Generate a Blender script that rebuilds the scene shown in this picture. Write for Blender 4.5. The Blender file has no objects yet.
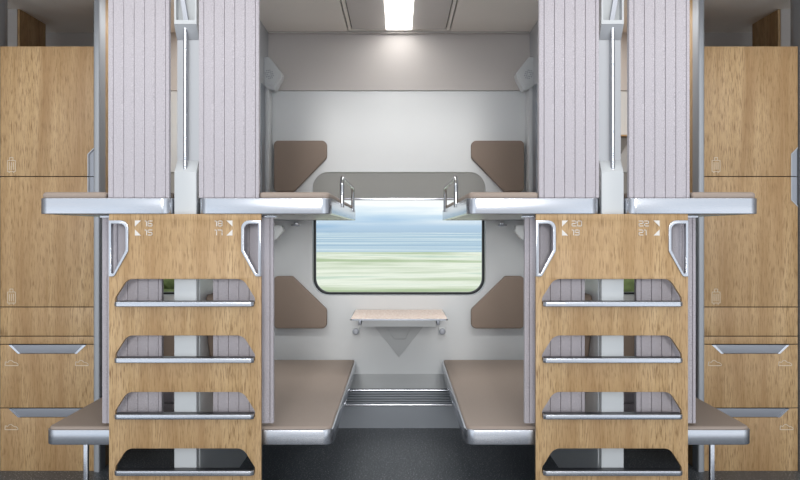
import bpy, bmesh, math, random
from mathutils import Vector
random.seed(4)
scene = bpy.context.scene
COL = scene.collection
F = 746.0; H = 1.32; CX = 399.0; CY = 232.0
def X(px, D): return (px - CX) * D / F
def Z(py, D): return H - (py - CY) * D / F
WALL = 5.13; CEIL = 2.69; CAB = 4.12
PC = 0.947          # partition centre (|x|)

# ------------------------------------------------------------------ materials
def new_mat(name):
    m = bpy.data.materials.new(name); m.use_nodes = True
    nt = m.node_tree; b = nt.nodes['Principled BSDF']
    return m, nt, b
def lin(r, g, b):
    f = lambda c: (c/255/12.92) if c/255 <= .04045 else ((c/255+.055)/1.055)**2.4
    return (f(r), f(g), f(b), 1)
def ramp(nt, stops):
    r = nt.nodes.new('ShaderNodeValToRGB'); e = r.color_ramp.elements
    e[0].position, e[0].color = stops[0]; e[1].position, e[1].color = stops[-1]
    for p, c in stops[1:-1]:
        n = e.new(p); n.color = c
    return r
def coords(nt, scale, src='Object'):
    tc = nt.nodes.new('ShaderNodeTexCoord'); mp = nt.nodes.new('ShaderNodeMapping')
    mp.inputs['Scale'].default_value = scale
    nt.links.new(tc.outputs[src], mp.inputs['Vector']); return mp
def noise(nt, vec, scale, detail=4, rough=.55, dist=0):
    n = nt.nodes.new('ShaderNodeTexNoise'); n.inputs['Scale'].default_value = scale
    n.inputs['Detail'].default_value = detail; n.inputs['Roughness'].default_value = rough
    n.inputs['Distortion'].default_value = dist
    nt.links.new(vec.outputs[0], n.inputs['Vector']); return n
def mixc(nt, a, b, fac, mode='MIX'):
    m = nt.nodes.new('ShaderNodeMix'); m.data_type = 'RGBA'; m.blend_type = mode
    for s, v in ((0, fac), (6, a), (7, b)):
        if isinstance(v, bpy.types.NodeSocket): nt.links.new(v, m.inputs[s])
        else: m.inputs[s].default_value = v
    return m.outputs[2]
def bump(nt, b, h, strength, dist=.002):
    bp = nt.nodes.new('ShaderNodeBump'); bp.inputs['Strength'].default_value = strength
    bp.inputs['Distance'].default_value = dist
    nt.links.new(h, bp.inputs['Height']); nt.links.new(bp.outputs[0], b.inputs['Normal'])

def plain(name, col, rough=.5, metal=0., var=.03, nscale=3, spec=.5, bmp=0):
    m, nt, b = new_mat(name)
    mp = coords(nt, (1, 1, 1)); n = noise(nt, mp, nscale, 3)
    c0 = tuple(max(0, c*(1-var)) for c in col[:3])+(1,); c1 = tuple(min(1, c*(1+var)) for c in col[:3])+(1,)
    r = ramp(nt, [(.3, c0), (.7, c1)]); nt.links.new(n.outputs[0], r.inputs[0])
    nt.links.new(r.outputs[0], b.inputs['Base Color'])
    b.inputs['Roughness'].default_value = rough; b.inputs['Metallic'].default_value = metal
    b.inputs['Specular IOR Level'].default_value = spec
    if bmp:
        n2 = noise(nt, mp, 900, 2); bump(nt, b, n2.outputs[0], bmp, .0006)
    return m

def wood_mat(name, axis='z', light=(207,176,134), mid=(186,153,109), dark=(136,104,68)):
    m, nt, b = new_mat(name)
    s1 = {'z': (26, 26, 1.5), 'x': (1.5, 26, 26)}[axis]
    s2 = {'z': (190, 190, 15), 'x': (15, 190, 190)}[axis]
    s3 = {'z': (8, 8, .7), 'x': (.7, 8, 8)}[axis]
    a = noise(nt, coords(nt, s1), 1.0, 5, .6, .6)
    c = noise(nt, coords(nt, s2), 1.0, 3, .6, .2)
    w = noise(nt, coords(nt, s3), 1.0, 3, .5, .5)
    r1 = ramp(nt, [(.3, lin(*mid)), (.68, lin(*light))]); nt.links.new(a.outputs[0], r1.inputs[0])
    r2 = ramp(nt, [(.50, (0, 0, 0, 1)), (.64, (1, 1, 1, 1))]); nt.links.new(c.outputs[0], r2.inputs[0])
    r3 = ramp(nt, [(.3, (.25, .25, .25, 1)), (.7, (1, 1, 1, 1))]); nt.links.new(w.outputs[0], r3.inputs[0])
    fac = nt.nodes.new('ShaderNodeMath'); fac.operation = 'MULTIPLY'
    nt.links.new(r2.outputs[0], fac.inputs[0]); nt.links.new(r3.outputs[0], fac.inputs[1])
    o = mixc(nt, r1.outputs[0], lin(*dark), fac.outputs[0])
    r4 = ramp(nt, [(.35, lin(222,212,202)), (.65, lin(255,255,255))]); nt.links.new(w.outputs[0], r4.inputs[0])
    o = mixc(nt, o, r4.outputs[0], 1.0, 'MULTIPLY')
    nt.links.new(o, b.inputs['Base Color']); b.inputs['Roughness'].default_value = .45
    b.inputs['Specular IOR Level'].default_value = .35
    bump(nt, b, c.outputs[0], .15, .001)
    return m

def felt_mat(name, c0, c1, sc=260):
    m, nt, b = new_mat(name)
    n = noise(nt, coords(nt, (1, 1, 1)), sc, 3, .7); n2 = noise(nt, coords(nt, (1, 1, 1)), 90, 2)
    r = ramp(nt, [(.32, lin(*c0)), (.68, lin(*c1))]); nt.links.new(n.outputs[0], r.inputs[0])
    nt.links.new(r.outputs[0], b.inputs['Base Color']); b.inputs['Roughness'].default_value = .95
    b.inputs['Specular IOR Level'].default_value = .1; b.inputs['Sheen Weight'].default_value = .15
    bump(nt, b, n2.outputs[0], .3, .002)
    return m

M = {}
M['wood'] = wood_mat('oak_veneer')
M['curtain'] = felt_mat('lilac_felt', (150,145,151), (214,208,213), 330)
M['alu'] = plain('satin_aluminium', lin(192,195,202), .22, .92, .01)
M['alu_dark'] = plain('brushed_aluminium', lin(150,153,160), .33, .9, .02)
M['chrome'] = plain('polished_steel', lin(205,207,210), .16, 1., .01)
M['white'] = plain('white_lacquer', lin(194,197,199), .38, 0, .01)
M['post_grey'] = plain('grey_lacquer', lin(176,178,182), .35, .25, .01)
M['wall'] = plain('wall_laminate', lin(209,212,214), .32, 0, .01)
M['cove'] = plain('cove_laminate', lin(196,191,188), .8, 0, .01, 3, .15)
M['ceil'] = plain('ceiling_laminate', lin(238,232,224), .6, 0, .01)
M['lamp_panel'] = plain('lamp_panel_grey', lin(205,200,196), .4, 0, .02)
M['vinyl'] = plain('brown_vinyl', lin(160,145,134), .6, 0, .05, 260, .35, .25)
M['vinyl_dark'] = plain('brown_padding', lin(143,127,115), .6, 0, .05, 260, .3, .25)
M['black'] = plain('black_rubber', lin(28,32,36), .4, 0, .02)
M['tread'] = plain('dark_tread', lin(38,39,42), .35, 0, .05, 200)
M['seam'] = plain('dark_gap', lin(52,46,40), .8, 0, .02)
M['plinth'] = plain('plinth', lin(40,38,36), .7, 0, .03)
M['shade'] = plain('roller_shade', lin(160,160,157), .7, 0, .01)
M['heater'] = plain('heater_metal', lin(140,146,154), .38, .1, .01)
M['mark'] = plain('pale_print', lin(224,220,214), .5, 0, .01)
M['mark_dim'] = plain('etched_print', lin(222,210,190), .5, 0, .01)
M['gusset'] = plain('gusset_grey', lin(188,191,193), .4, 0, .01)
M['bark'] = plain('leaf_green', lin(108,118,72), .8, 0, .35, 9)

def floor_mat():
    m, nt, b = new_mat('speckled_floor')
    mp = coords(nt, (1, 1, 1)); n = noise(nt, mp, 170, 3, .7)
    n.inputs['Scale'].default_value = 120; n.inputs['Detail'].default_value = 1
    r = ramp(nt, [(.0, lin(70,75,81)), (.5, lin(80,85,91)), (.63, lin(94,99,105)), (.70, lin(215,217,220))])
    nt.links.new(n.outputs[0], r.inputs[0]); nt.links.new(r.outputs[0], b.inputs['Base Color'])
    b.inputs['Roughness'].default_value = .42; return m
M['floor'] = floor_mat()
def table_mat():
    m, nt, b = new_mat('speckled_table_laminate')
    n = noise(nt, coords(nt, (1, 1, 1)), 60, 5, .8, .4)
    r = ramp(nt, [(.38, lin(190,150,124)), (.5, lin(232,206,188)), (.62, lin(244,232,222))])
    nt.links.new(n.outputs[0], r.inputs[0]); nt.links.new(r.outputs[0], b.inputs['Base Color'])
    b.inputs['Roughness'].default_value = .3; return m
M['table'] = table_mat()
def glass_mat():
    m = bpy.data.materials.new('window_glass'); m.use_nodes = True; nt = m.node_tree
    nt.nodes.clear(); out = nt.nodes.new('ShaderNodeOutputMaterial')
    t = nt.nodes.new('ShaderNodeBsdfTransparent'); t.inputs[0].default_value = (.96, .98, .98, 1)
    g = nt.nodes.new('ShaderNodeBsdfGlossy'); g.inputs['Roughness'].default_value = .03
    fr = nt.nodes.new('ShaderNodeFresnel'); fr.inputs[0].default_value = 1.12
    mx = nt.nodes.new('ShaderNodeMixShader')
    nt.links.new(fr.outputs[0], mx.inputs[0]); nt.links.new(t.outputs[0], mx.inputs[1]); nt.links.new(g.outputs[0], mx.inputs[2])
    nt.links.new(mx.outputs[0], out.inputs[0]); return m
M['glass'] = glass_mat()
M['post_metal'] = plain('post_metal', lin(165,169,175), .55, .5, .01)
M['handle'] = plain('handle_grey', lin(150,154,163), .4, .3, .01)
def emit_mat(name, col, s):
    m, nt, b = new_mat(name)
    b.inputs['Emission Color'].default_value = col; b.inputs['Emission Strength'].default_value = s
    b.inputs['Base Color'].default_value = (.9, .9, .9, 1); return m
LAMP = 9.0
M['lamp'] = emit_mat('lamp_diffuser', (1, .985, .96, 1), LAMP)
def field_mat(name, stops, k, xs=.006):
    m, nt, b = new_mat(name)
    tc = nt.nodes.new('ShaderNodeTexCoord'); sp = nt.nodes.new('ShaderNodeSeparateXYZ')
    nt.links.new(tc.outputs['Object'], sp.inputs[0])
    lg = nt.nodes.new('ShaderNodeMath'); lg.operation = 'LOGARITHM'; lg.inputs[1].default_value = math.e
    nt.links.new(sp.outputs[1], lg.inputs[0])
    mu = nt.nodes.new('ShaderNodeMath'); mu.operation = 'MULTIPLY'; mu.inputs[1].default_value = k
    nt.links.new(lg.outputs[0], mu.inputs[0])
    mx = nt.nodes.new('ShaderNodeMath'); mx.operation = 'MULTIPLY'; mx.inputs[1].default_value = xs
    nt.links.new(sp.outputs[0], mx.inputs[0])
    cb = nt.nodes.new('ShaderNodeCombineXYZ'); nt.links.new(mx.outputs[0], cb.inputs[0]); nt.links.new(mu.outputs[0], cb.inputs[1])
    n = noise(nt, cb, 1.0, 4, .6)
    r = ramp(nt, stops); nt.links.new(n.outputs[0], r.inputs[0]); nt.links.new(r.outputs[0], b.inputs['Base Color'])
    b.inputs['Roughness'].default_value = .9; b.inputs['Specular IOR Level'].default_value = .1; return m
M['field'] = field_mat('striped_meadow', [(.24, lin(146,164,116)), (.38, lin(190,203,160)), (.48, lin(226,229,202)), (.56, lin(252,250,230)), (.66, lin(206,220,196)), (.78, lin(240,244,226))], 5.5, .045)
M['haze_plane'] = field_mat('haze_blue', [(.3, lin(158,186,208)), (.48, lin(184,206,220)), (.62, lin(236,242,240))], 6, .006)  # blue distance haze painted into the far ground colour

# ------------------------------------------------------------------ mesh tools
def finish(me, name, mat, parent=None, smooth=35):
    for p in me.polygons: p.use_smooth = True
    try: me.set_sharp_from_angle(angle=math.radians(smooth))
    except Exception: pass
    me.name = name
    if parent is not None:
        off = Vector((0, 0, 0)); p = parent
        while p is not None: off += p.location; p = p.parent
        for v in me.vertices: v.co -= off
    o = bpy.data.objects.new(name, me); COL.objects.link(o)
    me.materials.clear(); me.materials.append(M[mat])
    if parent is not None: o.parent = parent
    return o
def rpoly(pts, seg=6):
    """pts: (x, y[, r]) -> rounded polygon"""
    out = []; n = len(pts)
    for i, p in enumerate(pts):
        r = p[2] if len(p) > 2 else 0
        P = Vector(p[:2]); A = Vector(pts[i-1][:2]); B = Vector(pts[(i+1) % n][:2])
        if r <= 0: out.append((P.x, P.y)); continue
        u = (A-P).normalized(); v = (B-P).normalized()
        ang = u.angle(v); t = min(r/math.tan(ang/2), (A-P).length*.49, (B-P).length*.49); rr = t*math.tan(ang/2)
        c = P + (u+v).normalized()*(rr/math.sin(ang/2))
        s = P+u*t-c; e = P+v*t-c
        a0 = math.atan2(s.y, s.x); a1 = math.atan2(e.y, e.x); d = (a1-a0+math.pi) % (2*math.pi)-math.pi
        for k in range(seg+1):
            a = a0+d*k/seg; out.append((c.x+rr*math.cos(a), c.y+rr*math.sin(a)))
    return out
def curve_mesh(loops, half, bevel=0, res=2):
    cu = bpy.data.curves.new('tmp', 'CURVE'); cu.dimensions = '2D'; cu.fill_mode = 'BOTH'
    for lp in loops:
        s = cu.splines.new('POLY'); s.points.add(len(lp)-1)
        for i, p in enumerate(lp): s.points[i].co = (p[0], p[1], 0, 1)
        s.use_cyclic_u = True
    cu.extrude = max(half-bevel, 1e-5)
    if bevel: cu.bevel_depth = bevel; cu.bevel_resolution = res; cu.offset = -bevel
    ob = bpy.data.objects.new('tmp', cu); COL.objects.link(ob)
    bpy.context.view_layer.update()
    dg = bpy.context.evaluated_depsgraph_get()
    me = bpy.data.meshes.new_from_object(ob.evaluated_get(dg))
    bpy.data.objects.remove(ob); bpy.data.curves.remove(cu)
    bm = bmesh.new(); bm.from_mesh(me); bmesh.ops.remove_doubles(bm, verts=bm.verts, dist=1e-5)
    bmesh.ops.recalc_face_normals(bm, faces=bm.faces); bm.to_mesh(me); bm.free()
    return me
def xz(name, loops, y0, y1, mat, parent=None, bevel=0, res=2):
    me = curve_mesh(loops, (y1-y0)/2, bevel, res); c = (y0+y1)/2
    for v in me.vertices: v.co = Vector((v.co.x, c-v.co.z, v.co.y))
    return finish(me, name, mat, parent)
def xy(name, loops, z0, z1, mat, parent=None, bevel=0, res=2):
    me = curve_mesh(loops, (z1-z0)/2, bevel, res); c = (z0+z1)/2
    for v in me.vertices: v.co.z += c
    return finish(me, name, mat, parent)
def yz(name, loops, x0, x1, mat, parent=None, bevel=0, res=2):
    me = curve_mesh(loops, (x1-x0)/2, bevel, res); c = (x0+x1)/2
    for v in me.vertices: v.co = Vector((c+v.co.z, v.co.x, v.co.y))
    return finish(me, name, mat, parent)
def rect(x0, y0, x1, y1, r=0, seg=6):
    x0, x1 = sorted((x0, x1)); y0, y1 = sorted((y0, y1))
    return rpoly([(x0, y0, r), (x1, y0, r), (x1, y1, r), (x0, y1, r)], seg)
def add_box(bm, x0, x1, y0, y1, z0, z1):
    x0, x1 = sorted((x0, x1)); y0, y1 = sorted((y0, y1)); z0, z1 = sorted((z0, z1))
    vs = [bm.verts.new((x, y, z)) for x in (x0, x1) for y in (y0, y1) for z in (z0, z1)]
    for f in ((0,1,3,2), (4,6,7,5), (0,4,5,1), (2,3,7,6), (0,2,6,4), (1,5,7,3)): bm.faces.new([vs[i] for i in f])
def from_bm(name, bm, mat, parent=None, bevel=0):
    if bevel: bmesh.ops.bevel(bm, geom=list(bm.edges), offset=bevel, segments=2, affect='EDGES', profile=.6)
    bmesh.ops.recalc_face_normals(bm, faces=bm.faces)
    me = bpy.data.meshes.new(name); bm.to_mesh(me); bm.free(); return finish(me, name, mat, parent)
def box(name, x0, x1, y0, y1, z0, z1, mat, parent=None, bevel=0):
    bm = bmesh.new(); add_box(bm, x0, x1, y0, y1, z0, z1); return from_bm(name, bm, mat, parent, bevel)
def chunk(name, pts, y0, y1, mat, parent, bevel):
    bm = bmesh.new(); P = [p[:2] for p in pts]; n = len(P)
    a = [bm.verts.new((p[0], y0, p[1])) for p in P]; b = [bm.verts.new((p[0], y1, p[1])) for p in P]
    bm.faces.new(a); bm.faces.new(b[::-1])
    for i in range(n): bm.faces.new((a[i], a[(i+1) % n], b[(i+1) % n], b[i]))
    return from_bm(name, bm, mat, parent, bevel)
def tube(name, pts, r, mat, parent=None, cyclic=False):
    cu = bpy.data.curves.new('tmp', 'CURVE'); cu.dimensions = '3D'
    s = cu.splines.new('POLY'); s.points.add(len(pts)-1)
    for i, p in enumerate(pts): s.points[i].co = (*p, 1)
    s.use_cyclic_u = cyclic; cu.bevel_depth = r; cu.bevel_resolution = 4; cu.use_fill_caps = True
    ob = bpy.data.objects.new('tmp', cu); COL.objects.link(ob); bpy.context.view_layer.update()
    me = bpy.data.meshes.new_from_object(ob.evaluated_get(bpy.context.evaluated_depsgraph_get()))
    bpy.data.objects.remove(ob); bpy.data.curves.remove(cu)
    return finish(me, name, mat, parent, 50)
def empty(name, loc, label, cat, group=None):
    o = bpy.data.objects.new(name, None); COL.objects.link(o); o.location = loc; o.empty_display_size = .05
    o['label'] = label; o['category'] = cat
    if group: o['group'] = group
    return o
def tag(o, label, cat, group=None):
    o['label'] = label; o['category'] = cat
    if group: o['group'] = group
    return o
def struct(o): o['kind'] = 'structure'; return o
SIDE = {-1: 'left', 1: 'right'}
def mir(s, px):            # a left-hand pixel column, mirrored for the right-hand side
    return px if s < 0 else 2*CX-px

def area(name, loc, sx, sy, e, rot=(0, 0, 0), col=(1, .985, .96)):
    l = bpy.data.lights.new(name, 'AREA'); l.shape = 'RECTANGLE'; l.size = sx; l.size_y = sy; l.energy = e; l.color = col
    o = bpy.data.objects.new(name, l); COL.objects.link(o); o.location = loc; o.rotation_euler = rot; return o

# ------------------------------------------------------------------ room shell
struct(box('floor', -3.2, 3.2, 1.6, WALL+.07, -.06, 0, 'floor'))
# ceiling with an opening for the lamp panel
LP0, LP1 = 3.72, 5.055
lw = 51/199*1.37
struct(xy('ceiling', [rect(-3.2, 2.5, 3.2, WALL+.07), rect(-lw, LP0-.02, lw, WALL-.04)], CEIL, CEIL+.05, 'ceil'))
struct(box('trim_1', -.89, .89, WALL-.035, WALL-.001, CEIL-.012, CEIL-.001, 'cove'))
zs = Z(91, WALL)
ox, ot, ob_ = 86.5*WALL/F, Z(172, WALL), Z(295.5, WALL); rad = 16*WALL/F
OW = [( -ox, ox)] + [(-1.95, -1.10), (1.10, 1.95)]
struct(xz('wall_back', [rect(-3.2, 0, 3.2, zs)] + [rect(a, ob_, b, ot, rad if i == 0 else .05, 8) for i, (a, b) in enumerate(OW)], WALL, WALL+.07, 'wall'))
struct(box('trim_2', -3.2, 3.2, WALL-.006, WALL+.07, zs+.003, CEIL, 'cove'))
for s in (-1, 1):
    a, b = sorted((s*3.2, s*3.26)); struct(box('wall_outer_%s' % SIDE[s], a, b, 2.9, WALL+.07, 0, CEIL, 'cove'))
# ------------------------------------------------------------------ windows
for i, (a, b) in enumerate(OW):
    w = bpy.data.objects.new('window_%d' % (i+1), None); COL.objects.link(w); w.location = ((a+b)/2, WALL, ob_); struct(w)
    r = rad if i == 0 else .05; g = .021
    xz('rubber_gasket', [rect(a+.004, ob_+.004, b-.004, ot-.004, r, 8), rect(a+g, ob_+g, b-g, ot-g, r-.012, 8)], WALL+.02, WALL+.05, 'black', w, .003)
    xz('glass_pane', [rect(a+.012, ob_+.012, b-.012, ot-.012, r-.01, 8)], WALL+.052, WALL+.058, 'glass', w)
    zb = Z(198.5, WALL)
    nm = ['centre window', 'left bay window behind the curtain gap', 'right bay window behind the curtain gap'][i]
    sh = empty('roller_shade', ((a+b)/2, WALL, ot), 'grey roller shade partly lowered over the '+nm, 'window shade')
    xz('shade_cloth', [rpoly([(a+.003, zb), (b-.003, zb), (b-.003, ot-.003, r), (a+.003, ot-.003, r)], 8)], WALL+.008, WALL+.014, 'shade', sh)
    box('bottom_bar', a+.006, b-.006, WALL+.003, WALL+.018, zb-.012, zb+.004, 'alu', sh, .003)

# ------------------------------------------------------------------ ceiling lamp
cl = empty('ceiling_light', (0, (LP0+LP1)/2, CEIL), 'long bright white ceiling light with flat diffuser in a grey recessed panel', 'ceiling light')
pw = 46.5/202*1.37; dw = 12.6/202*1.37
xy('panel', [rect(-pw, LP0, pw, LP1), rect(-dw, LP0+.03, dw, LP1-.004)], CEIL+.004, CEIL+.02, 'lamp_panel', cl)
xy('panel_frame', [rect(-lw+.009, LP0-.015, lw-.009, LP1+.012), rect(-pw-.007, LP0-.003, pw+.007, LP1+.005)], CEIL+.0, CEIL+.02, 'ceil', cl)
box('diffuser', -dw+.001, dw-.001, LP0+.031, LP1-.005, CEIL-.001, CEIL+.02, 'lamp', cl, .002)
box('backing', -lw+.001, lw-.001, LP0-.019, WALL-.041, CEIL+.021, CEIL+.03, 'seam', cl)

# ------------------------------------------------------------------ partitions, posts
for s in (-1, 1):
    sd = SIDE[s]; c = s*PC; t = .049
    struct(box('wall_%s' % sd, c-t, c+t, 3.35, WALL-.008, 0, CEIL-.001, 'post_grey'))
    wi = s*(PC-t)           # face towards the centre bay
    struct(box('trim_%d' % (3 if s < 0 else 4), wi, wi-s*.006, 4.86, 4.98, 1.5, zs, 'alu_dark'))
    struct(box('trim_%d' % (5 if s < 0 else 6), wi, wi-s*.028, WALL-.14, WALL-.008, 1.5, zs, 'white', None, .006))
    # lining of the lower wall face, light grey
    struct(box('trim_%d' % (7 if s < 0 else 8), wi, wi-s*.004, 3.352, WALL-.01, 0, 1.39, 'wall'))
    # end post
    yf = 3.306; zt = Z(172, yf); w0 = .0495
    po = empty('partition_post', (c, yf, 0), 'white end post of the %s partition with a slim pole rising between two lilac curtains' % sd, 'post')
    yz('post_housing', [rpoly([(yf, .0), (3.349, 0), (3.349, zt+.055), (yf, zt, .004)])], c-w0, c+w0, 'white', po, .003)
    tube('pole', [(c+s*.005, yf+.018, zt-.01), (c+s*.005, yf+.018, Z(22, yf))], .0095, 'alu', po)
    zb = Z(24, yf); zk = CEIL-.002
    bm = bmesh.new()
    add_box(bm, c-w0, c-w0+.008, yf, 3.343, zb+.018, zk); add_box(bm, c+w0-.008, c+w0, yf, 3.343, zb+.018, zk)
    add_box(bm, c-w0, c+w0, yf, 3.349, zb, zb+.018); add_box(bm, c-w0, c+w0, 3.343, 3.349, zb+.018, zk)
    br = from_bm('top_bracket', bm, 'white', po)
    bm = bmesh.new()
    x0, x1 = c+s*.04, c-s*.0
    vs = []
    for y in (yf+.012, yf+.024):
        for (xx, zz) in ((x0-.010, zb+.25), (x0+.010, zb+.25), (x1+.010, zb+.016), (x1-.010, zb+.016)): vs.append(bm.verts.new((xx, y, zz)))
    for f in ((0,1,2,3), (7,6,5,4), (0,4,5,1), (1,5,6,2), (2,6,7,3), (3,7,4,0)): bm.faces.new([vs[i] for i in f])
    from_bm('diagonal_brace', bm, 'alu_dark', br)
    yz('lower_wedge', [[(yf, zb-.001), (3.349, zb-.001), (3.349, zb-.06)]], c-w0, c+w0, 'post_grey', po)

# ------------------------------------------------------------------ seven-segment-like digits
GL = {'0': 'abcdef', '1': 'bc/', '2': 'abged', '5': 'afgcd', '6': 'afgcde', '7': 'abc', '8': 'abcdefg', '9': 'abcdfg'}
def number(text, px, py, D, parent, hpx=5.0, wpx=4.0, name='berth_number'):
    bm = bmesh.new(); k = D/F; t = .62*k; y0, y1 = D-.0012, D+.001
    x = px
    def seg(xa, za, xb, zb): add_box(bm, min(xa, xb)-t/2, max(xa, xb)+t/2, y0, y1, min(za, zb)-t/2, max(za, zb)+t/2)
    for ch in text:
        w = wpx if ch != '1' else 1.6
        xl, xr = X(x, D), X(x+w, D); zt, zm, zb = Z(py, D), Z(py+hpx/2, D), Z(py+hpx, D)
        g = GL[ch]
        if ch == '1': seg(xr, zt, xr, zb); seg(xl, zt, xr, zt)
        else:
            if 'a' in g: seg(xl, zt, xr, zt)
            if 'd' in g: seg(xl, zb, xr, zb)
            if 'g' in g: seg(xl, zm, xr, zm)
            if 'f' in g: seg(xl, zt, xl, zm)
            if 'b' in g: seg(xr, zt, xr, zm)
            if 'e' in g: seg(xl, zm, xl, zb)
            if 'c' in g: seg(xr, zm, xr, zb)
        x += w+1.5
    return from_bm(name, bm, 'mark', parent)

# ------------------------------------------------------------------ ladder panels
LD = 3.28
def ladder(s, nums):
    # drawn from the left panel's pixels; dx moves it to the right panel
    dx = 0 if s < 0 else 427
    P = lambda px, py, r=0: (X(px+dx, LD), Z(py, LD), r*LD/F)
    root = empty('ladder_panel', (X(185+dx, LD), LD, 0),
        'oak ladder panel with four cut-out steps, marked %s %s and %s %s' % nums, 'ladder', 'ladder panels at the partition ends')
    mx = lambda px: 370-px
    outer = [P(109, 214), P(261, 214), P(261, 220.3), P(mx(121), 220.3), P(mx(128.7), 226, 7), P(mx(128.7), 251, 3), P(mx(114.5), 276.5, 3), P(261, 276.5),
             (X(261+dx, LD), .0), (X(109+dx, LD), .0), P(109, 276.5), P(114.5, 276.5, 3), P(128.7, 251, 3), P(128.7, 220.3, 8), P(109, 220.3)]
    outer[3:5] = [P(mx(128.7), 220.3, 8)]
    loops = [rpoly(outer)]
    for k in range(4):
        y = 279+56.5*k
        loops.append(rpoly([P(115, y+25), P(115, y+19, 5), P(127, y, 11), P(243, y, 11), P(255, y+19, 5), P(255, y+25)]))
    xz('panel', loops, LD, LD+.022, 'wood', root, .0008, 1)
    for k in range(4):
        y = 301.8+56.5*k; z1 = Z(y, LD-.025); z0 = Z(y+5, LD-.025)
        xa, xb = X(115.5+dx, LD), X(254.5+dx, LD); ya = LD-.025; yb = LD+.0225
        st = xy('step', [rpoly([(xa, yb), (xa, ya+.012, .004), (xa+.012, ya, .012), (xb-.012, ya, .012), (xb, ya+.012, .004), (xb, yb)])], z0, z1, 'alu', root, .003)
        xy('tread', [rpoly([(xa+.005, yb-.002), (xa+.005, ya+.014), (xa+.014, ya+.007), (xb-.014, ya+.007), (xb-.005, ya+.014), (xb-.005, yb-.002)])], z1-.001, z1+.0015, 'tread', st)
    for side in (0, 1):
        q = (lambda px: px) if side == 0 else mx
        o = [P(q(109), 220.3), P(q(128.7), 220.3, 8), P(q(128.7), 251, 3), P(q(114.5), 276.5, 3), P(q(109), 276.5)]
        i_ = [P(q(111.6), 223.6), P(q(125.8), 223.6, 6), P(q(125.8), 250.2, 2), P(q(113.6), 273.4, 1), P(q(111.6), 273.4)]
        xz('grip_handle', [rpoly(o), rpoly(i_)], LD-.006, LD+.024, 'alu', root, .0015)
    tri = lambda pts: [[P(*p)[:2] for p in pts]]
    number(nums[0], 145+dx, 221, LD, root); number(nums[1], 145+dx, 230, LD, root)
    number(nums[2], 215+dx-(3 if s > 0 else 0), 221, LD, root); number(nums[3], 215+dx-(3 if s > 0 else 0), 230, LD, root)
    for pts in ([(135, 220.5), (141, 220.5), (135, 226.5)], [(135, 229.5), (141, 235.5), (135, 235.5)],
                [(226.5, 220.5), (232.5, 220.5), (232.5, 226.5)], [(232.5, 229.5), (232.5, 235.5), (226.5, 235.5)]):
        xz('arrow_mark', tri(pts), LD-.0012, LD+.001, 'mark', root)
ladder(-1, ('16', '15', '18', '17'))
ladder(1, ('20', '19', '22', '21'))

# ------------------------------------------------------------------ berths
def berth(px0, px1, level, s, inner, label, leg=None, rail=None):
    D = 3.275 if level == 'upper' else 3.345
    if level == 'upper': z0, z1 = Z(214, D)+.0005, Z(198, D); zc = z1+.027
    else: z0, z1 = Z(445, D), Z(430, D); zc = z1+.008
    far = max(px0, px1, key=lambda p: abs(p-CX)); near = px0 if far == px1 else px1
    xa, xb = sorted((X(far, D+.042), X(near, D)))
    if level == 'lower':      # keep the hidden side clear of the partition lining
        pass
    yb = WALL-.012
    root = empty('%s_berth' % level, ((xa+xb)/2, D, z0), label, 'berth', '%s berths' % level)
    r = .045
    fr = xy('frame', [rpoly([(xa, yb, .004), (xa, D, r), (xb, D, r), (xb, yb, .004)], 8),
                 rpoly([(xa+.02, yb-.01), (xa+.02, D+.02, .018), (xb-.02, D+.02, .018), (xb-.02, yb-.01)], 8)], z0, z1, 'alu', root, .003)
    xy('base_board', [rpoly([(xa+.021, yb-.011), (xa+.021, D+.021), (xb-.021, D+.021), (xb-.021, yb-.011)])], z0+.004, z1-.004, 'white', root)
    d0 = D+.010
    if level == 'lower':
        xy('cushion', [rpoly([(xa+.008, yb-.004, .02), (xa+.008, d0, .035), (xb-.008, d0, .035), (xb-.008, yb-.004, .02)], 8)], z1-.003, zc, 'vinyl', root, .010, 4)
    else:            # the curtain stands in front of one half of the cushion
        dn = D+.062; sg = 1 if xa+xb > 0 else -1
        if inner: cut = sg*(abs(X(259.5, 3.308))-.006); q0, q1 = sg*.3065, (xa if sg < 0 else xb)
        else: cut = sg*(abs(X(109, 3.308))+.006); q0, q1 = (xa if sg < 0 else xb), (xb if sg < 0 else xa)
        if inner: free, held = (xb-.008, xa+.012) if sg < 0 else (xa+.008, xb-.012)
        else: free, held = (xa+.008, xb-.012) if sg < 0 else (xb-.008, xa+.012)
        xy('cushion', [rpoly([(free, yb-.004, .02), (free, d0, .03), (cut, d0, .012), (cut, dn, .008), (held, dn, .02), (held, yb-.004, .02)], 8)], z1-.004, zc, 'vinyl', root, .0145, 5)
    if rail:
        sx = rail; ya, yc = 3.92, 4.84; zt = 1.607
        pts = [(sx, ya, z1-.02), (sx, ya, zt-.045), (sx, ya+.01, zt-.018), (sx, ya+.035, zt), (sx, yc-.05, zt), (sx, yc-.012, zt-.01), (sx, yc, zt-.04), (sx, yc, z1-.02)]
        tube('guard_rail', pts, .0115, 'chrome', root)
    if leg is not None:
        lx = X(leg, D+.01)
        lg = box('leg', lx-.0095, lx+.0095, D+.008, D+.03, 0, z0+.001, 'alu', root, .003)
        sg = -1 if lx > (xa+xb)/2 else 1
        xz('leg_bracket', [[(lx+sg*.009, z0-.003), (lx+sg*.03, z0-.001), (lx+sg*.03, z0+.003), (lx-sg*.009, z0+.003), (lx+sg*.009, z0-.04)]], D+.01, D+.028, 'alu', lg)
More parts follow.
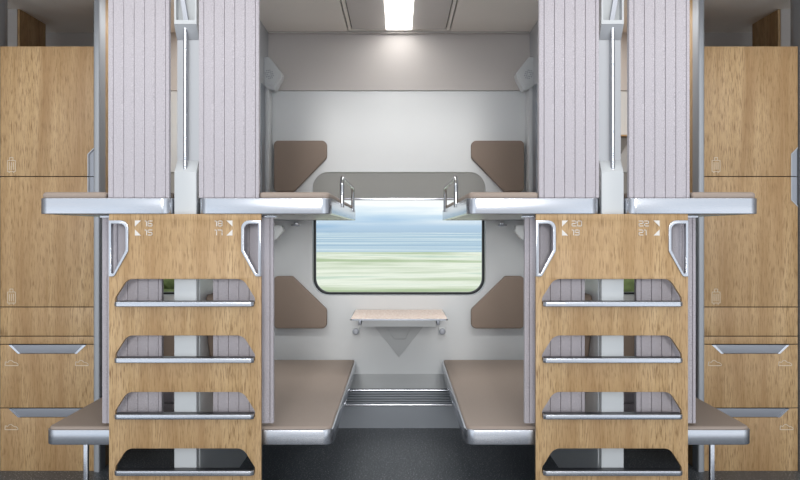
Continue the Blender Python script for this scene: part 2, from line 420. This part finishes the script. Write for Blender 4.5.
for s in (-1, 1):
    sd = SIDE[s]
    a, b = ('18', '16') if s < 0 else ('20', '22'); c, d = ('17', '15') if s < 0 else ('19', '21')
    fi = s*.3
    berth(mir(s, 200), mir(s, 331), 'upper', s, True, 'upper berth above number %s, with guard rail, on the %s of the centre bay' % (a, sd), rail=s*.2995)
    berth(mir(s, 42), mir(s, 171), 'upper', s, False, 'upper berth above number %s, in front of the %s oak cabinet' % (b, sd))
    berth(mir(s, 203.5), mir(s, 333), 'lower', s, True, 'lower brown-topped berth in the centre bay, %s of the folding table' % sd)
    berth(mir(s, 49), mir(s, 174.5), 'lower', s, False, 'lower berth on a thin metal leg in front of the %s oak cabinet drawers' % sd, leg=mir(s, 85.5))

# ------------------------------------------------------------------ curtains
def curtain(x0, x1, y, z0, z1, label, group, n=5, first=.5):
    x0, x1 = sorted((x0, x1))
    root = empty('curtain', ((x0+x1)/2, y, z1), label, 'curtain', group)
    w = (x1-x0)/(n+first+.35)
    # pleats: flat felt panels with narrow grooves, front and back
    xs = [x0]; xx = x0+w*first
    while xx < x1-.2*w: xs.append(xx); xx += w
    xs.append(x1)
    front = []
    for i in range(len(xs)-1):
        a, b = xs[i], xs[i+1]; g = .0014
        tilt = .0015
        for k in range(7):
            u = k/6; front.append((a+g+(b-a-2*g)*u, y-.011-.0012*min(1, 4*u, 4*(1-u))+tilt*(u-.5)))
        if i < len(xs)-2: front.append((b, y-.001))
    back = [(p[0], 2*y+.006-p[1]) for p in front][::-1]
    prof = front+back
    nz = 2
    me = bpy.data.meshes.new('cloth'); bm = bmesh.new()
    ring = []
    for z in (z0, z1): ring.append([bm.verts.new((p[0], p[1], z)) for p in prof])
    n_ = len(prof)
    for i in range(n_): bm.faces.new((ring[0][i], ring[0][(i+1) % n_], ring[1][(i+1) % n_], ring[1][i]))
    bm.faces.new(ring[0]); bm.faces.new(ring[1][::-1])
    from_bm('cloth', bm, 'curtain', root)
    box('curtain_rail', x0-.01, x1+.01, y-.012, y+.018, z1, z1+.012, 'alu', root, .002)
for s in (-1, 1):
    sd = SIDE[s]; D = 3.308
    nums = ('18', '16') if s < 0 else ('20', '22')
    zt = 2.675
    curtain(X(mir(s, 199.3), D), X(mir(s, 259.5), D), D, Z(198, D)+.001, zt, 'pleated lilac felt curtain standing on the upper berth above number %s' % nums[0], 'upper pleated curtains')
    curtain(X(mir(s, 109), D), X(mir(s, 170), D), D, Z(198, D)+.001, zt, 'pleated lilac felt curtain standing on the upper berth above number %s' % nums[1], 'upper pleated curtains')
    D = 3.375
    zt = 1.385; zb = .458
    side = ('centre-bay', 'cabinet')
    curtain(X(mir(s, 213.5), D), X(mir(s, 274), D), D, zb, zt, 'lower lilac pleated curtain behind the %s ladder panel, at its centre-bay edge' % sd, 'lower pleated curtains')
    curtain(X(mir(s, 103), D), X(mir(s, 162.7), D), D, zb, zt, 'lower lilac pleated curtain behind the %s ladder panel, at its cabinet-side edge' % sd, 'lower pleated curtains')

# ------------------------------------------------------------------ back wall fittings
def WP(px, py, r=0, D=WALL-.02): return (X(px, D), Z(py, D), r*D/F)
for s in (-1, 1):
    sd = SIDE[s]; m = lambda px: mir(s, px)
    o = xz('wall_cushion', [rpoly([WP(m(274.5), 141, 4), WP(m(327), 141, 5), WP(m(327), 158, 5), WP(m(294), 192, 4), WP(m(274.5), 192, 4)])], WALL-.045, WALL-.001, 'vinyl_dark', None, .006, 3)
    tag(o, 'brown padded wall cushion with slanted lower corner, above the %s upper berth' % sd, 'cushion', 'padded wall cushions')
    o = xz('wall_cushion', [rpoly([WP(m(274.5), 276, 4), WP(m(293), 276, 4), WP(m(327), 309, 5), WP(m(327), 328, 5), WP(m(274.5), 328, 4)])], WALL-.045, WALL-.001, 'vinyl_dark', None, .006, 3)
    tag(o, 'brown padded wall cushion with slanted upper corner, %s of the folding table' % sd, 'cushion', 'padded wall cushions')
    # upper fixture with dotted grille
    D = 4.98
    P = lambda px, py, r=0: (X(m(px), D), Z(py, D), r*D/F)
    rl = empty('reading_light', (X(m(269), D), D, Z(74, D)), 'white tilted wall light with dotted grille near the ceiling, %s rear corner' % sd, 'light', 'tilted wall lights')
    chunk('housing', [P(259, 60), P(261.5, 57), P(269, 56.5), P(282.3, 73.5), P(280.5, 79), P(274.5, 90.5), P(267, 88.5), P(257.5, 79)], D, D+.10, 'white', rl, .012)
    chunk('face_plate', [P(265, 63), P(269, 61.5), P(279.5, 75), P(273.5, 86), P(268, 84.5), P(261, 74)], D-.006, D+.002, 'white', rl, .002)
    bm = bmesh.new()
    for i in range(-2, 3):
        for j in range(-2, 3):
            if abs(i)+abs(j) > 3 or (i == 0 and j == 0): continue
            vs = bmesh.ops.create_uvsphere(bm, u_segments=8, v_segments=5, radius=.0042)['verts']
            cx, cz = P(269.5+1.7*i+.6*j, 74.5+1.9*j-.3*i)[:2]
            for v in vs: v.co = Vector((v.co.x+cx, v.co.y*.3+D-.0068, v.co.z+cz))
    from_bm('grille_dots', bm, 'handle', rl)
    D2 = 4.9
    Q = lambda px, py, r=0: (X(m(px), D2), Z(py, D2), r*D2/F)
    rl = empty('reading_light', (X(m(275), D2), D2, Z(232, D2)), 'small white wall light just under the %s upper berth' % sd, 'light', 'tilted wall lights')
    chunk('housing', [Q(265, 225), Q(281.5, 225.3), Q(283, 231), Q(276, 239.5), Q(270, 240), Q(265, 236)], D2, D2+.10, 'white', rl, .005)
    box('mounting_arm', s*(PC-.054), X(m(268), D2), D2+.03, D2+.07, Z(235, D2), Z(228, D2), 'white', rl, .002)
    area('under_berth_fill', (s*.62, 4.55, 1.394), .4, .06, 2.6)  # added fill light without a fixture, brightens berth and wall below
    # small hook
    D3 = 5.06
    hk = empty('coat_hook', (X(m(295), D3), WALL, Z(225, D3)), 'small metal coat hook on the back wall under the %s upper berth' % sd, 'hook', 'coat hooks')
    box('hook_plate', X(m(293), D3), X(m(297), D3), D3+.055, WALL+.002, Z(226.5, D3), Z(222, D3), 'alu', hk, .002)
    box('hook_bar', X(m(291), D3), X(m(299.5), D3), D3, D3+.058, Z(226, D3), Z(224.3, D3), 'alu_dark', hk, .002)
    # round socket
    D4 = WALL-.02
    so = empty('wall_socket', (X(m(355.5), D4), WALL, Z(331.5, D4)), 'small round grey socket on the back wall under the %s end of the table' % sd, 'socket', 'round wall sockets')
    box('socket_plate', X(m(352), D4), X(m(359.5), D4), D4+.008, WALL-.0005, Z(335.5, D4), Z(327.5, D4), 'wall', so, .003)
    ci = [(X(m(355.7), D4)+.022*math.cos(a*math.pi/12), Z(331.5, D4)+.022*math.sin(a*math.pi/12)) for a in range(24)]
    xz('socket_cap', [ci], D4-.01, D4+.01, 'handle', so, .003)
    ci = [(X(m(355.7), D4)+.009*math.cos(a*math.pi/8), Z(331.5, D4)+.009*math.sin(a*math.pi/8)) for a in range(16)]
    xz('socket_hole', [ci], D4-.0115, D4-.009, 'alu_dark', so)

# ------------------------------------------------------------------ folding table
tz = Z(309.5, WALL); tf = (H-tz)*F/87.0   # height and front depth
tb = empty('folding_table', (0, WALL, tz), 'folding table with pale speckled top and white apron under the centre window', 'table')
hw = .297
xy('tabletop', [rpoly([(-hw, WALL-.003), (-hw, tf, .012), (hw, tf, .012), (hw, WALL-.003)])], tz-.006, tz, 'table', tb, .0015)
xy('table_edge', [rpoly([(-hw-.004, WALL-.003), (-hw-.004, tf-.004, .014), (hw+.004, tf-.004, .014), (hw+.004, WALL-.003),
                  (hw+.0002, WALL-.003), (hw+.0002, tf-.0002, .012), (-hw-.0002, tf-.0002, .012), (-hw-.0002, WALL-.003)])], tz-.009, tz+.0005, 'alu', tb)
af = tf+.03
box('apron', X(362, af), X(436, af), af, WALL-.06, Z(326.8, af), tz-.0065, 'white', tb, .002)
for q in (-1, 1):
    xe = .235*q
    box('side_bracket', xe, xe+q*.018, af+.03, WALL-.06, tz-.045, tz-.0065, 'alu_dark', tb, .002)
g = WALL-.03
xz('gusset', [[(X(370, g), Z(321, g)), (X(428, g), Z(321, g)), (X(399, g), Z(357, g))]], g, WALL-.001, 'gusset', tb, .002)
g = WALL-.08
xz('centre_bracket', [[(X(384, g), Z(322, g)), (X(414, g), Z(322, g)), (X(405, g), Z(339, g)), (X(394, g), Z(339, g))]], g, WALL-.031, 'gusset', tb, .003)

# ------------------------------------------------------------------ heater cover
HF = 5.02
ht = empty('heater_cover', (0, HF, 0), 'grey metal heater cover with slotted grille along the foot of the back wall', 'heater')
zt, zf = Z(374, WALL), Z(389.5, HF)
yz('top_plate', [[(WALL-.001, zt), (WALL-.001, zf-.02), (HF+.02, zf-.02), (HF+.008, zf)]], -.893, .893, 'gusset', ht)
tube('nose_bar', [(-.892, HF+.006, zf-.006), (.892, HF+.006, zf-.006)], .012, 'alu', ht)
z1 = Z(406, HF)
box('lower_panel', -.893, .893, HF+.002, WALL-.001, 0, z1, 'heater', ht)
box('panel_lip', -.893, .893, HF-.003, HF+.03, z1, z1+.012, 'alu', ht, .002)
box('grille_back', -.893, .893, HF+.05, HF+.06, z1, zf-.02, 'plinth', ht)
zz0, zz1 = z1+.012, zf-.016
for k in range(5):
    zc = zz0+(zz1-zz0)*(k+.5)/5
    box('slat', -.892, .892, HF+.001, HF+.03, zc-.006, zc+.006, 'heater', ht, .0015)

# ------------------------------------------------------------------ oak cabinets
def CP(px, py): return (X(px, CAB), Z(py, CAB))
def icon_case(px, py, parent):
    bm = bmesh.new(); k = CAB/F; t = .5*k
    def seg(xa, ya, xb, yb):
        A = CP(px+xa, py+ya); B = CP(px+xb, py+yb)
        add_box(bm, min(A[0], B[0])-t/2, max(A[0], B[0])+t/2, CAB-.0013, CAB+.001, min(A[1], B[1])-t/2, max(A[1], B[1])+t/2)
    seg(-4, -4.5, 4, -4.5); seg(-4, 6.5, 4, 6.5); seg(-4, -4.5, -4, 6.5); seg(4, -4.5, 4, 6.5)
    seg(-1.6, -7.5, 1.6, -7.5); seg(-1.6, -7.5, -1.6, -4.5); seg(1.6, -7.5, 1.6, -4.5)
    for x in (-2, 0, 2): seg(x, -2.5, x, 4.5)
    seg(-2.6, 7.6, -1.8, 7.6); seg(1.8, 7.6, 2.6, 7.6)
    from_bm('suitcase_symbol', bm, 'mark_dim', parent)
def icon_shoe(px, py, parent, f):
    k = CAB/F; t = .55*k
    pts = [(-6.5, 2.6), (6.5, 2.6), (6.5, 1.2), (4.8, -.2), (2.2, -.8), (-.4, -2.8), (-2.4, -2.2), (-3.6, -.6), (-6.2, -1.2), (-6.5, 2.6)]
    bm = bmesh.new()
    for a, b in zip(pts, pts[1:]):
        A = Vector(CP(px+f*a[0], py+a[1])); B = Vector(CP(px+f*b[0], py+b[1])); d = (B-A).normalized()*t/2; n = Vector((-d.y, d.x))
        q = [A-d+n, A-d-n, B+d-n, B+d+n]
        vs = [bm.verts.new((p.x, y, p.y)) for y in (CAB-.0013, CAB+.001) for p in q]
        for fc in ((0,1,2,3), (7,6,5,4), (0,4,5,1), (1,5,6,2), (2,6,7,3), (3,7,4,0)): bm.faces.new([vs[i] for i in fc])
    from_bm('shoe_symbol', bm, 'mark_dim', parent)
for s in (-1, 1):
    sd = SIDE[s]; m = lambda px: mir(s, px)
    l, r = sorted((m(0.2), m(94.6)))
    xl, xr = X(l, CAB), X(r, CAB); zt = Z(46, CAB)
    cb = empty('luggage_cabinet', ((xl+xr)/2, CAB, 0), 'tall oak luggage cabinet with two doors and two drawers at the %s edge' % sd, 'cabinet', 'tall oak cabinets')
    box('body', xl+.001, xr-.001, CAB+.02, WALL-.012, .01, zt-.004, 'wood', cb)
    box('plinth', xl+.002, xr-.002, CAB+.03, CAB+.05, 0, Z(471.5, CAB), 'plinth', cb)
    ed = r   # both cabinets open on their right-hand edge
    gap = .45
    def leaf(name, y0, y1, cut=None):
        A = CP(l, y0+gap); B = CP(r, y1-gap)
        if cut is None: loop = rect(A[0], B[1], B[0], A[1])
        else: loop = cut(A, B)
        bz = xz(name, [loop], CAB, CAB+.018, 'wood', cb, .0006, 1); return bz
    box('seam_backing', xl+.002, xr-.002, CAB+.0185, CAB+.0195, Z(471, CAB), zt-.004, 'seam', cb)
    # side-handle notch, px offsets from the right edge
    def cut_up(A, B):   # upper door, notch at its lower right
        return [(A[0], B[1]), CP(r-7, 176.5-gap), CP(r-7, 154), CP(r, 147), (B[0], A[1]), (A[0], A[1])]
    def cut_lo(A, B):
        return [(A[0], B[1]), (B[0], B[1]), CP(r, 207), CP(r-7, 200), CP(r-7, 176.5+gap), (A[0], A[1])]
    d1 = leaf('upper_door', 46, 176.5, cut_up); d2 = leaf('lower_door', 176.5, 307, cut_lo)
    for dd, pts, lip in ((d1, [(r-7, 176.1), (r-7, 154), (r, 147), (r, 176.1)], [(r-7, 176.1), (r-7, 154), (r, 147), (r, 148.4), (r-5.9, 154.4), (r-5.9, 176.1)]),
                     (d2, [(r-7, 176.9), (r, 176.9), (r, 207), (r-7, 200)], [(r-7, 176.9), (r-5.9, 176.9), (r-5.9, 199.6), (r, 205.6), (r, 207), (r-7, 200)])):
        hd = chunk('side_handle', [CP(*p) for p in pts], CAB+.006, CAB+.016, 'handle', dd, 0)
        chunk('handle_lip', [CP(*p) for p in lip], CAB-.003, CAB+.005, 'post_grey', hd, 0)
    leaf('fascia_panel', 307, 336.2); leaf('fascia_panel', 336.2, 344.3)
    c = (l+r)/2
    for y0, y1 in ((344.3, 408), (408, 471.3)):
        def cut_d(A, B):
            return [(A[0], B[1]), (B[0], B[1]), (B[0], A[1]), CP(c+39, y0+gap), CP(c+29, y0+9.6), CP(c-29, y0+9.6), CP(c-39, y0+gap), (A[0], A[1])]
        dr = leaf('drawer', y0, y1, cut_d)
        hd = xz('drawer_handle', [rpoly([CP(c-38.5, y0+gap+.3), CP(c-29, y0+9.3), CP(c+29, y0+9.3), CP(c+38.5, y0+gap+.3)])], CAB+.004, CAB+.012, 'handle', dr, .0015)
        for q in (-1, 1):
            bm = bmesh.new()
            vs = [bm.verts.new((CP(c+q*a, b)[0], y, CP(c+q*a, b)[1])) for y in (CAB-.001, CAB+.006) for a, b in ((38.8, y0+gap+.3), (35.5, y0+gap+.3), (27.0, y0+9.4), (29.5, y0+9.4))]
            for fc in ((0,1,2,3), (7,6,5,4), (0,4,5,1), (1,5,6,2), (2,6,7,3), (3,7,4,0)): bm.faces.new([vs[i] for i in fc])
            from_bm('handle_cheek', bm, 'alu', hd)
        if y0 < 400:
            icon_shoe(c-35.8, 363, dr, 1); icon_shoe(c+34.5, 363, dr, 1)
        else: icon_shoe(m(11.5), 427, dr, 1)
    icon_case(m(11.5) if s < 0 else 716, 165, d1); icon_case(m(11.5) if s < 0 else 716, 296.5, d2)
    # metal post between cabinet and berths, with the oak side panel behind it
    a, b = sorted((s*1.681, s*1.645))
    p = xy('door_post', [rpoly([(a, CAB-.02, .010), (b, CAB-.02, .010), (b, CAB+.06), (a, CAB+.06)], 5)], 0, CEIL-.001, 'post_metal')
    tag(p, 'tall aluminium post on the berth side of the %s oak cabinet' % sd, 'post', 'aluminium posts')
    a, b = sorted((s*1.679, s*1.655))
    struct(box('wall_%s_side_panel' % sd, a, b, CAB+.061, WALL-.012, 0, CEIL-.001, 'wood'))
    a, b = sorted((s*2.209, s*2.25))
    p = xy('door_post', [rpoly([(a, CAB-.02, .010), (b, CAB-.02, .010), (b, CAB+.06), (a, CAB+.06)], 5)], 0, CEIL-.001, 'post_metal')
    tag(p, 'tall aluminium post at the outermost %s edge beyond the oak cabinet' % sd, 'post', 'aluminium posts')
    a, b = sorted((s*2.275, s*2.36))
    p = box('rear_post', a, b, 4.28, 4.34, 0, CEIL-.001, 'post_grey', None, .006)
    tag(p, 'grey post rising behind the top of the %s oak cabinet' % sd, 'post', 'rear posts')
    dv = empty('wood_divider', (s*2.37, 4.6, 0), 'oak-faced divider standing behind the top of the %s cabinet' % sd, 'divider', 'oak dividers')
    a, b = sorted((s*2.345, s*2.42)); box('core', a, b, 4.58, 4.92, 0, CEIL-.001, 'cove', dv)
    a, b = sorted((s*2.33, s*2.345)); box('oak_facing', a, b, 4.585, 4.92, 0, CEIL-.001, 'wood', dv)
    # backrest pad on the partition, glimpsed through the step openings
    a, b = sorted((s*(PC-.0535), s*(PC-.0535-.06)))
    o = yz('backrest_pad', [rpoly([(3.44, 1.03, .03), (4.2, 1.03, .03), (4.2, .4475, .03), (3.62, .4475, .03), (3.46, .86, .03)])], a, b, 'vinyl_dark', None, .01, 3)
    tag(o, 'brown backrest pad glimpsed through the openings of the %s ladder panel' % sd, 'backrest', 'backrest pads')
    # neighbouring bay, glimpsed between curtain and post
    a, b = sorted((s*1.64, s*1.3))
    o = box('seat_back', a, b, WALL-.06, WALL-.002, Z(358.5, WALL-.06), Z(312, WALL-.06), 'vinyl_dark', None, .01)
    tag(o, 'brown padded seat back under the window of the %s neighbouring bay' % sd, 'seat back', 'seat backs')
    D = 3.56
    for k in range(2):
        z0 = .4475+k*.055; a, b = sorted((s*1.04, s*1.34))
        o = box('folded_blanket', a, b, D, D+.3, z0, z0+.053, 'curtain', None, .01)
        tag(o, '%s folded lilac-grey blanket glimpsed through the third step opening of the %s ladder panel' % (('lower', 'upper')[k], sd), 'blanket', 'folded blankets')
# small shelf in the right neighbouring bay
sh = empty('wall_shelf', (1.5, 5.0, Z(137, 5)), 'small oak-edged shelf glimpsed between post and outer curtain at right', 'shelf')
box('shelf_board', 1.38, 1.6, 4.9, WALL-.001, Z(138, 5), Z(136.6, 5), 'wood', sh)
yz('shelf_bracket', [[(WALL-.001, Z(138.5, 5)), (4.95, Z(138.5, 5)), (WALL-.001, Z(152, 5))]], 1.47, 1.53, 'white', sh)

# ------------------------------------------------------------------ outside
G = -1.5
o = box('meadow', -400, 400, 6.5, 105, G-.2, G, 'field'); struct(o)
o = box('haze_plane', -2500, 2500, 105, 4000, G-.3, G-.05, 'haze_plane'); struct(o)  # far plane that carries the painted haze band
for s in (-1, 1):
    bm = bmesh.new()
    for i in range(46):
        c = Vector((s*random.uniform(2.15, 4.2), random.uniform(7.6, 9.0), random.uniform(G+.2, 1.1)))
        n0 = len(bm.verts); bmesh.ops.create_icosphere(bm, subdivisions=2, radius=random.uniform(.25, .42))
        bm.verts.ensure_lookup_table()
        for v in bm.verts[n0:]:
            v.co = v.co*random.uniform(.82, 1.12)+c
    o = from_bm('bush', bm, 'bark'); tag(o, 'olive green bush outside the window of the %s neighbouring bay' % SIDE[s], 'bush', 'trackside bushes')

# ------------------------------------------------------------------ world
w = bpy.data.worlds.new('sky'); scene.world = w; w.use_nodes = True; nt = w.node_tree
bg = nt.nodes['Background']
tc = nt.nodes.new('ShaderNodeTexCoord'); sp = nt.nodes.new('ShaderNodeSeparateXYZ'); nt.links.new(tc.outputs['Generated'], sp.inputs[0])
mp = nt.nodes.new('ShaderNodeMapping'); mp.inputs['Scale'].default_value = (1.6, 1.6, 22); nt.links.new(tc.outputs['Generated'], mp.inputs[0])
n = nt.nodes.new('ShaderNodeTexNoise'); n.inputs['Scale'].default_value = 1.6; n.inputs['Detail'].default_value = 5
nt.links.new(mp.outputs[0], n.inputs['Vector'])
cr = ramp(nt, [(.30, lin(176,206,232)), (.41, lin(222,235,245)), (.49, (.98, .99, 1, 1))]); nt.links.new(n.outputs[0], cr.inputs[0])
er = ramp(nt, [(.0, (1.25, 1.24, 1.22, 1)), (.498, (1.2, 1.2, 1.2, 1)), (.5, lin(176,198,218)), (.505, lin(188,210,230)), (.509, (1, 1, 1, 1))])
ma = nt.nodes.new('ShaderNodeMath'); ma.operation = 'MULTIPLY_ADD'; ma.inputs[1].default_value = .5; ma.inputs[2].default_value = .5
nt.links.new(sp.outputs[2], ma.inputs[0]); nt.links.new(ma.outputs[0], er.inputs[0])
c = mixc(nt, cr.outputs[0], er.outputs[0], 1.0, 'MULTIPLY')
ax = nt.nodes.new('ShaderNodeMath'); ax.operation = 'ABSOLUTE'; nt.links.new(sp.outputs[0], ax.inputs[0])
ar = ramp(nt, [(.0, (.6, .61, .63, 1)), (.2, (.66, .67, .69, 1)), (.3, (1.12, 1.15, 1.19, 1)), (.62, (1.15, 1.17, 1.2, 1)), (.84, (.45, .45, .46, 1))])  # brightness bands added behind the camera, shaped for reflections in the metal rims
nt.links.new(ax.outputs[0], ar.inputs[0])
ly = nt.nodes.new('ShaderNodeMath'); ly.operation = 'LESS_THAN'; ly.inputs[1].default_value = 0; nt.links.new(sp.outputs[1], ly.inputs[0])
az = mixc(nt, (1, 1, 1, 1), ar.outputs[0], ly.outputs[0])
c = mixc(nt, c, az, 1.0, 'MULTIPLY')
nt.links.new(c, bg.inputs[0]); bg.inputs[1].default_value = 1.05

# unseen fill lights added over the corridor and the side bays, no fixtures
area('corridor_fill', (0, 2.62, CEIL-.02), 4.5, .2, 16)
for x in (-1.89, 1.89): area('side_bay_fill', (x+(.6 if x < 0 else -.6), 4.5, CEIL-.01), .17, 1.0, 6)
front_fill_data = bpy.data.lights.new('front_fill', 'SUN'); front_fill_data.energy = .85; front_fill_data.angle = math.radians(11); front_fill_data.color = (1, .985, .96)  # added frontal light from behind the camera, evens fronts and back wall
so_ = bpy.data.objects.new('front_fill', front_fill_data); COL.objects.link(so_); so_.rotation_euler = (math.radians(90-10), 0, 0)

# ------------------------------------------------------------------ camera
cam = bpy.data.cameras.new('camera'); co = bpy.data.objects.new('camera', cam); COL.objects.link(co)
co.location = (0, 0, H); co.rotation_euler = (math.pi/2, 0, 0)
cam.sensor_width = 36; cam.lens = 36*F/800; cam.shift_x = 1/800; cam.shift_y = -8/800
cam.clip_start = .05; cam.clip_end = 6000
scene.camera = co
vs = scene.view_settings; vs.view_transform = 'Standard'; vs.look = 'None'; vs.gamma = 1; vs.use_curve_mapping = False
vs.exposure = 0.05
